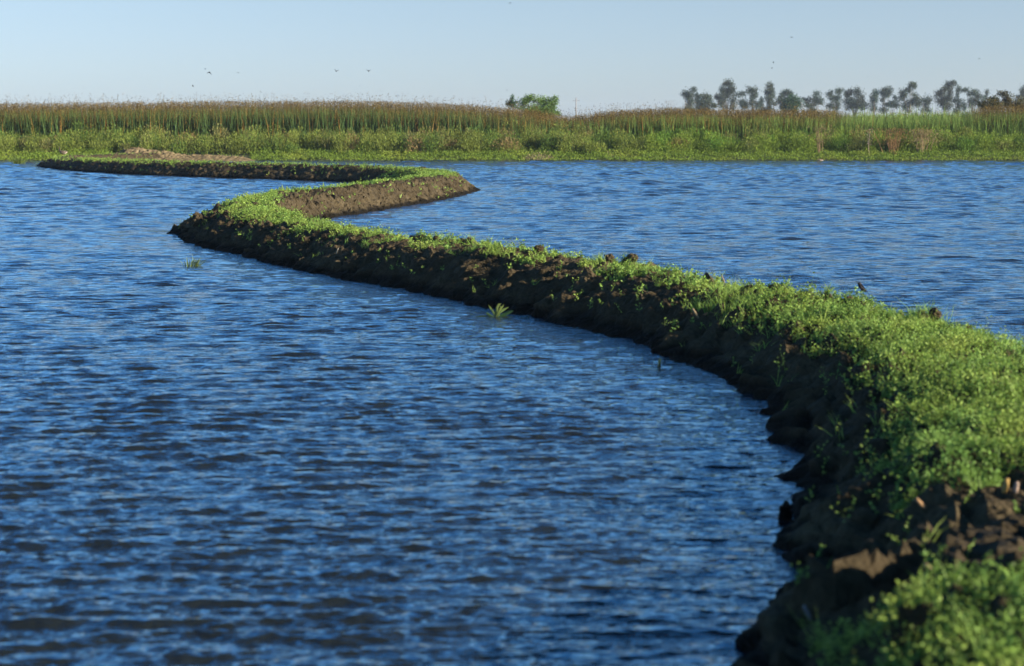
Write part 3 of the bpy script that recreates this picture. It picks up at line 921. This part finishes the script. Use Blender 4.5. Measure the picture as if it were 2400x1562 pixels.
def pole():
    Y = 470
    b = at(1350, 300, Y)
    root = empty('utility_pole', (b.x, Y, 1.2))
    tag(root, 'thin grey utility pole standing far off right of the willow', 'utility pole')
    t = at(1350, 229, Y).z - 1.2
    B = Bag(); B.tube([(0, 0, -.3), (0, 0, t * .5), (0, 0, t)], [.20, .17, .13], (.30, .29, .28), 8)
    B.build('pole_shaft', M_WOOD, root, smooth=True)
    B = Bag(); B.tube([(-.9, 0, t - .9), (1.0, .0, t - .9)], [.06, .06], (.28, .26, .24), 4); B.build('crossarm', M_WOOD, root)
    for sx in (-.8, 0.45, .9):
        B = Bag(); B.tube([(sx, 0, t - .84), (sx, 0, t - .66)], [.05, .04], (.35, .36, .37), 6); B.build('insulator', M_WOOD, root)
pole()

# ------------------------------------------------------------------ dry shrubs in the brush
def dry_shrub(px, py_top, wpx, label, c, n=900, ns=22):
    Y = 131.6
    x = at(px, 300, Y).x
    z0 = float(ground_z(x, Y))
    H = at(px, py_top, Y).z - z0
    W = wpx / F * Y
    root = empty('dry_shrub', (x, Y, z0))
    tag(root, label, 'dry shrub', 'dead tan shrubs among the green brush')
    B = Bag()
    for i in range(ns):
        a = rng.normal() * W * .30
        P = [(a * .5, rng.normal() * .2, 0), (a * .8, rng.normal() * .25, H * .5), (a * 1.2, rng.normal() * .3, H * (.8 + .25 * rng.random()))]
        B.tube(P, [.028, .02, .008], np.array(c) * (.8 + .5 * rng.random()), 4)
    B.build('stems', M_WOOD, root)
    B = Bag()
    q = np.stack([rng.normal(size=n) * W * .42, rng.normal(size=n) * .4, H * (.35 + .65 * rng.random(n) ** .8)], 1)
    B.leaves(q, rng.normal(size=(n, 3)) * .5 + [0, 0, .7], .09 + .08 * rng.random(n), .035, np.array(c) * (.55 + .8 * rng.random((n, 1))), .2)
    B.build('dry_twigs', M_REED, root)  # dry twigs built as loose leaf-shaped slips, not joined to the stems
dry_shrub(2092, 302, 62, 'orange-tan dead shrub, left of the pair at the right of the far bank', (.33, .19, .075))
dry_shrub(2165, 306, 50, 'pale straw-coloured dead shrub, right of the pair on the far bank', (.34, .25, .12))
dry_shrub(1925, 294, 34, 'tall thin dead stalks left of the two tan shrubs', (.30, .20, .10), 420, 7)
dry_shrub(2038, 303, 10, 'narrow bleached stalk between the thin stalks and the tan shrubs', (.38, .29, .20), 90, 3)

# ------------------------------------------------------------------ water plants
def tuft(name, px, py, hpx, wpx, label, c, n, lean=0.0, wid=.012, cat='grass tuft'):
    b = un(px, py)
    k = b.y / F
    B = Bag()
    P = np.stack([rng.normal(size=n) * wpx * k * .25, rng.normal(size=n) * wpx * k * .2, np.full(n, -.03)], 1)
    D = np.stack([P[:, 0] / (hpx * k) * 1.6 + lean + rng.normal(size=n) * .12, rng.normal(size=n) * .2, np.ones(n)], 1)
    B.blades(P, D, hpx * k * (.45 + .6 * rng.random(n)) + .03, wid, np.array(c) * (.6 + .7 * rng.random((n, 1))), .12)
    o = B.build(name, M_LEAF)
    o.location = b
    tag(o, label, cat)
tuft('grass_tuft', 42, 385, 20, 18, 'bright green grass tuft in the water at the far left, by the shore', (.17, .23, .04), 110, wid=.035)
tuft('grass_tuft', 446, 626, 28, 24, 'small wispy grass tuft alone in the water at the left bend', (.20, .27, .06), 44, lean=.3, wid=.014)
tuft('grass_tuft', 458, 626, 34, 8, 'upright leaning green spike of grass beside the wispy tuft', (.26, .32, .07), 24, lean=.35, wid=.016)
tuft('grass_shoot', 1233, 747, 12, 8, 'pair of dark stubby shoots in the water right of the broad-leaved plant', (.05, .09, .03), 6, wid=.014, cat='shoots')
tuft('grass_shoot', 1541, 862, 28, 12, 'two dark pointed shoots in the water below the middle of the bank', (.05, .09, .03), 9, wid=.022, cat='shoots')
tuft('grass_shoot', 400, 413, 6, 6, 'tiny pale sprig in the water below the far bank', (.2, .2, .1), 7, wid=.02, cat='shoots')
tuft('grass_shoot', 918, 545, 22, 10, 'thin green stalks standing above the bank near the left bend', (.15, .22, .05), 9, wid=.008, cat='shoots')

def broad_plant():
    b = un(1163, 744)
    k = b.y / F
    root = empty('broad_leaved_plant', b)
    tag(root, 'broad-leaved green plant standing in the water beside the bank', 'water plant')
    # each leaf: points (px offset x, up) and width px; most low leaves coloured dark for the bank's shadow
    LV = [([(0,0),(3,14),(2,26),(6,36),(11,37)], 7, (.24,.29,.07)), ([(-2,4),(-8,16),(-13,26),(-17,34)], 4.5, (.20,.26,.06)),
          ([(0,4),(10,16),(18,22),(27,28)], 6, (.18,.25,.06)), ([(3,8),(9,22),(14,30),(16,36)], 4.5, (.22,.28,.07)),
          ([(2,6),(8,20),(10,28),(9,33)], 4, (.20,.26,.06)), ([(6,1),(16,6),(28,14),(37,18)], 10, (.035,.09,.03)),
          ([(-4,1),(-14,6),(-20,12),(-22,12)], 6, (.05,.10,.04)), ([(-2,2),(-6,12),(-9,20),(-10,25)], 5, (.12,.17,.05)),
          ([(0,2),(-1,8),(1,16),(2,20)], 9, (.22,.27,.06)), ([(-6,0),(-20,1),(-34,2),(-46,1)], 5, (.04,.07,.03)),
          ([(2,0),(5,5),(7,14),(12,20)], 6, (.10,.15,.04)), ([(8,0),(20,0.6),(32,1),(38,.6)], 4, (.03,.05,.02))]
    for (pts, wd, c) in LV:
        B = Bag()
        V, Q = [], []
        m = len(pts)
        yy = rng.normal() * 2
        pts = [(u * 1.1, h * .86) for u, h in pts]
        for i, (u, h) in enumerate(pts):
            ww = wd * .5 * math.sin(math.pi * (.12 + .86 * i / (m - 1))) + .2
            du = pts[min(i + 1, m - 1)][0] - pts[max(i - 1, 0)][0]
            dh = pts[min(i + 1, m - 1)][1] - pts[max(i - 1, 0)][1]
            l = math.hypot(du, dh) or 1
            nx, nh = -dh / l, du / l
            V += [((u + nx * ww) * k, (yy + ww * .5) * k, max(.004, (h + nh * ww) * k)), (u * k, (yy - ww * .3 + 1) * k, max(.004, h * k)), ((u - nx * ww) * k, (yy + ww * .5) * k, max(.004, (h - nh * ww) * k))]
        for i in range(m - 1):
            a = i * 3
            Q += [(a, a + 1, a + 4, a + 3), (a + 1, a + 2, a + 5, a + 4)]
        B.add(V, c, Q=Q)
        B.build('leaf', M_LEAF, root, smooth=True)
broad_plant()

# ------------------------------------------------------------------ clods and sticks lying on the bank
def clod(px, py, rx, ry, Y, label, mat=None, cat='clod of earth', on_crest=False):
    if on_crest:
        cy_, Y = crest(px)
        py = cy_ - ry * (1.25 if Y < 22 else .8)
    else:
        Y = hit_y(px, py + ry * .5, Y)
    p = at(px, py, Y)
    k = Y / F
    import bmesh
    bm = bmesh.new()
    bmesh.ops.create_icosphere(bm, subdivisions=5, radius=1)
    V = np.array([v.co[:] for v in bm.verts])
    fc = np.array([[v.index for v in f.verts] for f in bm.faces])
    bm.free()
    s = rng.random() * 50
    r = 1 + .30 * fbm(V[:, 0] * 1.3 + s, V[:, 1] * 1.3, V[:, 2] * 1.3, 4) + .07 * fbm(V[:, 0] * 6 + s, V[:, 1] * 6, V[:, 2] * 6, 3)
    V = V * r[:, None] * [rx * k, rx * k, ry * k]
    o = mesh_obj('earth_clod', V, [fc], mat or M_SOIL, smooth=False)
    o.location = p
    tag(o, label, cat)
clod(2191, 746, 13, 15, 18.7, 'tall brown clod poking up from the grass near the right edge', on_crest=True)
clod(2270, 772, 9, 11, 17.6, 'smaller clod right of the tall one on the crest of the bank', on_crest=True)
clod(2025, 1212, 32, 18, 9.9, 'sunlit flat clod above the dug ridge in the shadow')
clod(1841, 1210, 16, 34, 11.6, 'upright dark clod standing at the water edge', cat='clod of earth')
clod(462, 517, 14, 17, 46.5, 'dark knobbly clod at the left bend of the bank')
clod(436, 541, 8, 6, 44.6, 'small black lump in the water at the left tip')
clod(1262, 623, 12, 8, 27.6, 'brown clod on the crest left of the middle of the bank', on_crest=True)
clod(1482, 628, 14, 9, 26.0, 'lumpy brown clod on the crest between grass patches', on_crest=True)
clod(1428, 634, 12, 9, 26.2, 'dark clod just left of the lumpy brown one on the crest', on_crest=True)
clod(1345, 655, 16, 9, 25.6, 'sunlit clod on the shadow side of the middle bank')
clod(990, 402, 9, 5, 81, 'dark clods on the crest at the far hairpin bend', on_crest=True)

def stick(px0, py0, px1, py1, Y, r, label, c=(.36, .26, .16), cat='stick', bow=0.0, cr=False):
    if cr:
        cy_, Y = crest(px1)
        py0, py1 = py0 + cy_ - py1, cy_ + 2
    else:
        Y = hit_y(px1, py1, Y)
    a, b = at(px0, py0, Y - .01), at(px1, py1, Y)
    m = (a + b) / 2 + Vector((0, 0, bow * (a - b).length))
    B = Bag()
    B.tube([a - m, (a - m) * .5 + Vector((0, 0, .15 * bow * (a - b).length)), Vector((0, 0, 0)), (b - m) * .5 + Vector((0, 0, .15 * bow * (a - b).length)), b - m], [r * .8, r, r * 1.1, r, r * .7], c, 7)
    o = B.build('dry_stick', M_WOOD, smooth=True)
    o.location = m
    tag(o, label, cat)
stick(1089, 566, 1114, 584, 29.6, .014, 'thick pale stick poking out of the crest over the water', cr=True)
stick(1691, 630, 1701, 656, 23.6, .008, 'thin bent pale twig on the crest right of the middle', bow=.12, cr=True)
stick(2080, 744, 2109, 752, 18.6, .010, 'straw lying in the grass right of the blackbird', (.42, .33, .17))
stick(2109, 727, 2120, 745, 18.9, .007, 'upright straw right of the blackbird', (.40, .34, .18))
stick(2147, 1169, 2170, 1194, 9.75, .014, 'orange-tan stick end above the dug ridge', (.42, .24, .11))
stick(2361, 1122, 2352, 1156, 9.6, .017, 'golden bark strip near the right edge in bare soil', (.42, .27, .08))
stick(2384, 1130, 2380, 1156, 9.6, .014, 'pale pink stick next to the golden strip at the right edge', (.42, .30, .22))
stick(2168, 1322, 2200, 1352, 8.5, .012, 'tan stalk at the top of the foreground grass', (.30, .24, .11))
stick(1884, 1420, 1901, 1453, 8.9, .010, 'grey splinter in the dark shadow at the lower bank', (.25, .25, .24))
stick(2070, 1565, 2082, 1534, 7.6, .016, 'short tan stalk at the bottom edge of the picture', (.34, .24, .09))
stick(2316, 834, 2338, 837, 16.2, .009, 'arched pale straw in the grass at the right edge', (.45, .34, .20), bow=.35)
stick(633, 580, 644, 586, 38.0, .016, 'small reddish stick in the shadow near the left bend', (.34, .17, .09))
stick(793, 582, 787, 597, 34.4, .010, 'pale twig in the shadow below the weeds left of centre', (.26, .24, .18))
stick(1623, 724, 1637, 746, 22.6, .018, 'dead tan leaf stalk in the shadow right of the middle', (.30, .22, .12))
stick(1646, 742, 1660, 733, 22.3, .014, 'orange dead leaf catching light beside the tan stalk', (.50, .26, .12), cat='dead leaf')

# ------------------------------------------------------------------ birds
def skin_body(name, pts, rad, edges, mat, parent, c, subsurf=2):
    me = bpy.data.meshes.new(name)
    me.from_pydata(pts, edges, [])
    o = bpy.data.objects.new(name, me)
    COL.objects.link(o)
    m = o.modifiers.new('s', 'SKIN')
    for i, v in enumerate(me.skin_vertices[0].data):
        v.radius = rad[i] if isinstance(rad[i], tuple) else (rad[i], rad[i])
        v.use_root = (i == 0)
    s = o.modifiers.new('u', 'SUBSURF')
    s.levels = s.render_levels = subsurf
    dg = bpy.context.evaluated_depsgraph_get()
    ev = o.evaluated_get(dg)
    m2 = bpy.data.meshes.new_from_object(ev)
    bpy.data.objects.remove(o)
    co = np.array([v.co[:] for v in m2.vertices])
    a = m2.color_attributes.new('tint', 'FLOAT_COLOR', 'POINT')
    cc = np.ones((len(co), 4), np.float32)
    cc[:, :3] = c(co) if callable(c) else np.array(c)
    a.data.foreach_set('color', cc.ravel())
    for p in m2.polygons: p.use_smooth = True
    m2.materials.clear()
    m2.materials.append(mat)
    o = bpy.data.objects.new(name, m2)
    COL.objects.link(o)
    if parent: o.parent = parent
    return o

def wing_prism(B, outline, thick, c):
    """flat polygon of (x,y,z) given a small thickness"""
    n = len(outline)
    up = [(x, y, z + thick) for x, y, z in outline]
    V = outline + up
    T = [(0, i + 1, i) for i in range(1, n - 1)] + [(n, n + i, n + i + 1) for i in range(1, n - 1)]
    Q = [(i, (i + 1) % n, n + (i + 1) % n, n + i) for i in range(n)]
    B.add(V, c, Q=Q, T=T)

def flying_bird(px, py, span_px, wl, wr, roll, head, label, c=(.035, .04, .05), span=.32):
    """wl, wr: up angle of each wing in degrees; head: heading about z"""
    Y = F * span / span_px
    p = at(px, py, Y)
    root = empty('flying_bird', p)
    root.rotation_euler = (0, math.radians(roll), math.radians(head))
    tag(root, label, 'bird', 'small dark birds flying over the marsh')
    skin_body('body', [(0, .075, .004), (0, .045, 0), (0, 0, -.004), (0, -.05, 0), (0, -.10, .004)], [.022, .038, .046, .030, .012],
              [(0, 1), (1, 2), (2, 3), (3, 4)], M_BIRD, root, c, 1)
    for sgn, an in ((-1, wl), (1, wr)):
        a = math.radians(an)
        B = Bag()
        h = span / 2
        o_ = []
        for (u, v, dz) in [(0, .045, 0), (.4, .065, .3), (.7, .03, .28), (1.0, -.06, 0), (.65, -.05, .25), (.35, -.05, .26), (0, -.055, 0)]:
            r_ = u * h
            z_ = r_ * math.sin(a) + dz * .05 * (1 if an > 0 else 1.5)
            o_.append((sgn * r_ * math.cos(a), v, z_ + .004))
        wing_prism(B, o_, .012, c)
        B.build('wing', M_BIRD, root)
    B = Bag()
    wing_prism(B, [(-.006, -.07, .002), (-.022, -.14, .004), (0, -.12, .004), (.022, -.14, .004), (.006, -.07, .002)], .003, c)
    B.build('tail', M_BIRD, root)
BD = [
 (481, 162, 5.5, 8, -14, 10, 80, 'bird just above and left of the arched-wing bird at upper left', 1),
 (491, 170, 15, -38, -46, 12, 20, 'largest flying bird, wings arched down, over the reeds at upper left', 1),
 (558, 171, 6, -10, -18, 0, 60, 'dark speck of a bird right of the arched-wing bird', 1),
 (452, 202, 7, 5, -5, 38, 70, 'bird diving to the right, lowest of the group at upper left', 1),
 (788, 167, 13, 42, 14, 0, 10, 'left one of two birds with raised wings left of centre', 1),
 (864, 167, 13, 22, 26, 0, 10, 'right one of two birds with raised wings left of centre', 1),
 (852, 121, 3.5, 0, 0, 0, 40, 'faint speck above the two birds with raised wings', 0),
 (843, 201, 3.5, 0, 0, 0, 70, 'faint speck below the two birds with raised wings', 0),
 (1195, 8, 6, 30, 20, -25, 50, 'black speck of a bird at the very top centre', 1),
 (1157, 132, 3.6, 0, 0, 0, 60, 'lone faint speck above the small dark treetop', 0),
 (1188, 212, 3.4, 10, 0, 40, 60, 'faint speck right above the small dark treetop', 0),
 (1855, 88, 9, 10, 6, 4, 5, 'pale gliding bird highest over the distant tree line', 0),
 (1728, 151, 4, 6, 0, 0, 50, 'faint speck above and right of the tallest distant tree', 0),
 (1812, 147, 6, 50, 10, 50, 50, 'faint bird, upper one of the pair over the narrow tree', 0),
 (1809, 160, 6.5, 14, 4, -18, 60, 'dark bird, lower one of the pair over the narrow tree', 1),
 (1785, 214, 6, 16, 4, 0, 30, 'faint bird close to the left side of the narrow tree', 0),
 (1607, 204, 5.5, 5, -12, 0, 70, 'black bird just over the leaning tree at the left end of the line', 1),
 (2033, 181, 4.5, 0, -8, 0, 70, 'dark speck above the broad tree in the line', 1),
 (2221, 103, 4, -6, -6, 0, 70, 'faint speck high above the large dense tree at the right', 0),
 (2295, 138, 7, 6, 2, 0, 40, 'flat-winged bird nearest the right edge of the sky', 1),
]
for (px, py, sp, wl, wr, ro_, hd, lb, dk) in BD:
    flying_bird(px, py, sp, wl, wr, ro_, hd, lb, (.03, .035, .045) if dk else (.14, .17, .19))

def blackbird():
    cy_, Y = crest(2018)
    p = at(2018, cy_, Y) + Vector((0, 0, .105))
    root = empty('blackbird', p)
    tag(root, 'black bird perched on the grassy crest with its head up, facing left', 'bird')
    k = (.012, .009, .011)
    skin_body('body', [(.004, 0, .045), (-.012, 0, .075), (-.028, 0, .100), (-.038, 0, .122), (.032, 0, .022), (.060, 0, 0.002)],
              [.030, .030, .022, .017, .020, .008], [(0, 1), (1, 2), (2, 3), (0, 4), (4, 5)], M_BIRD, root, k)
    B = Bag(); B.tube([(-.050, 0, .125), (-.075, 0, .122)], [.006, .0012], (.02, .02, .02), 6); B.build('beak', M_BIRD, root)
    for s in (-1, 1):
        B = Bag()
        wing_prism(B, [(-.018, s * .028, .085), (.0, s * .034, .088), (.05, s * .022, .03), (.078, s * .01, .0), (.03, s * .03, .028), (-.012, s * .032, .05)], .004, k)
        B.build('wing', M_BIRD, root)
        B = Bag(); B.tube([(0, s * .012, .03), (.0, s * .014, -.03)], [.003, .002], (.03, .025, .02), 5); B.build('leg', M_BIRD, root)
    B = Bag(); wing_prism(B, [(.05, -.012, .01), (.11, -.018, -.045), (.115, .018, -.045), (.05, .012, .01)], .004, k); B.build('tail', M_BIRD, root)
blackbird()

def waterbird(px, py, Y, s, flip, neck, cb, cn, cr_, label, z=None, legs=True, cat='goose', zone=(80, 135)):
    if z is None:
        cy_, Yc = crest(px, 340, 460)
        if zone is not None and not (zone[0] < Yc < zone[1]):
            Yc = Y
        p = at(px, py, Yc)
        p.z = levee_top(p.x, p.y).z + .04
    else:
        p = un(px, py, z)
    root = empty(cat, p)
    root.scale = (s * flip, s, s)
    tag(root, label, cat)
    def c(co):
        a = np.where((co[:, 0:1] > .02) & (co[:, 2:3] < .30), np.array(cr_), np.array(cb))
        return np.where(co[:, 2:3] > .27, np.array(cn), a)
    nk = neck
    pts = [(0, 0, .18), (.13, 0, .17), (.26, 0, .20), (-.13, 0, .20), (-.19, 0, .27), (-.20, 0, .27 + nk * .6), (-.205, 0, .29 + nk), (-.245, 0, .285 + nk)]
    skin_body('body', pts, [.115, .10, .03, .09, .045, .032, .042, .022], [(0, 1), (1, 2), (0, 3), (3, 4), (4, 5), (5, 6), (6, 7)], M_BIRD, root, c)
    B = Bag(); B.tube([(-.26, 0, .285 + nk), (-.33, 0, .275 + nk)], [.016, .006], (.10, .06, .02), 6); B.build('beak', M_BIRD, root)
    for sy in (-1, 1):
        B = Bag()
        wing_prism(B, [(-.08, sy * .105, .25), (.06, sy * .11, .26), (.24, sy * .06, .22), (.16, sy * .10, .15), (-.06, sy * .115, .15)], .012, np.array(cb) * .8)
        B.build('wing', M_BIRD, root)
        if legs:
            B = Bag(); B.tube([(0.0, sy * .05, .10), (.0, sy * .05, -.06)], [.014, .010], (.2, .09, .03), 5); B.build('leg', M_BIRD, root)
waterbird(148, 366, 117.5, 1.15, 1, .20, (.16, .11, .07), (.05, .035, .03), (.42, .36, .26), 'upright brown goose with a pale rump on the far bank at left', cat='goose')
waterbird(331, 380, 102, 1.15, 1, .05, (.05, .035, .03), (.18, .09, .04), (.62, .58, .50), 'crouching goose with a white rump on the crest of the far bank', legs=False, cat='goose', zone=(95, 110))
for (px, py, s, nk, lb) in [(65, 385, .55, .0, 'leftmost small dark duck swimming near the bank tip'), (72, 385, .55, .02, 'middle small dark duck swimming near the bank tip'), (79, 386, .45, .12, 'upright dark duck nearest the tip of the bank'),
                            (618, 383, .5, 0, 'black duck swimming behind the far bank left of centre')]:
    waterbird(px, py, 0, s, 1, nk, (.03, .03, .03), (.02, .02, .02), (.03, .03, .03), lb, z=-.06, legs=False, cat='duck')
waterbird(1923, 381, 0, .8, 1, .03, (.42, .30, .18), (.30, .17, .08), (.60, .54, .45), 'pale duck swimming by the far shore at the right', z=-.06, legs=False, cat='duck')

# ------------------------------------------------------------------ haze
def haze():
    V = [(x, y, z) for x in (-1600, 1600) for y in (-300, 1900) for z in (-2.0, 25.0)]
    Q = [(0, 1, 3, 2), (4, 6, 7, 5), (0, 4, 5, 1), (2, 3, 7, 6), (0, 2, 6, 4), (1, 5, 7, 3)]
    m, t, o = new_mat('haze')
    v = N(t, 'ShaderNodeVolumePrincipled')
    v.inputs['Color'].default_value = (.80, .88, 1, 1)
    v.inputs['Density'].default_value = HAZE
    v.inputs['Anisotropy'].default_value = 0.2
    t.links.new(v.outputs[0], o.inputs['Volume'])
    kind(mesh_obj('haze', V, [np.array(Q)], m), 'stuff', 'thin pale air over the whole marsh')
HAZE = 0.00014
if HAZE > 0:
    haze()
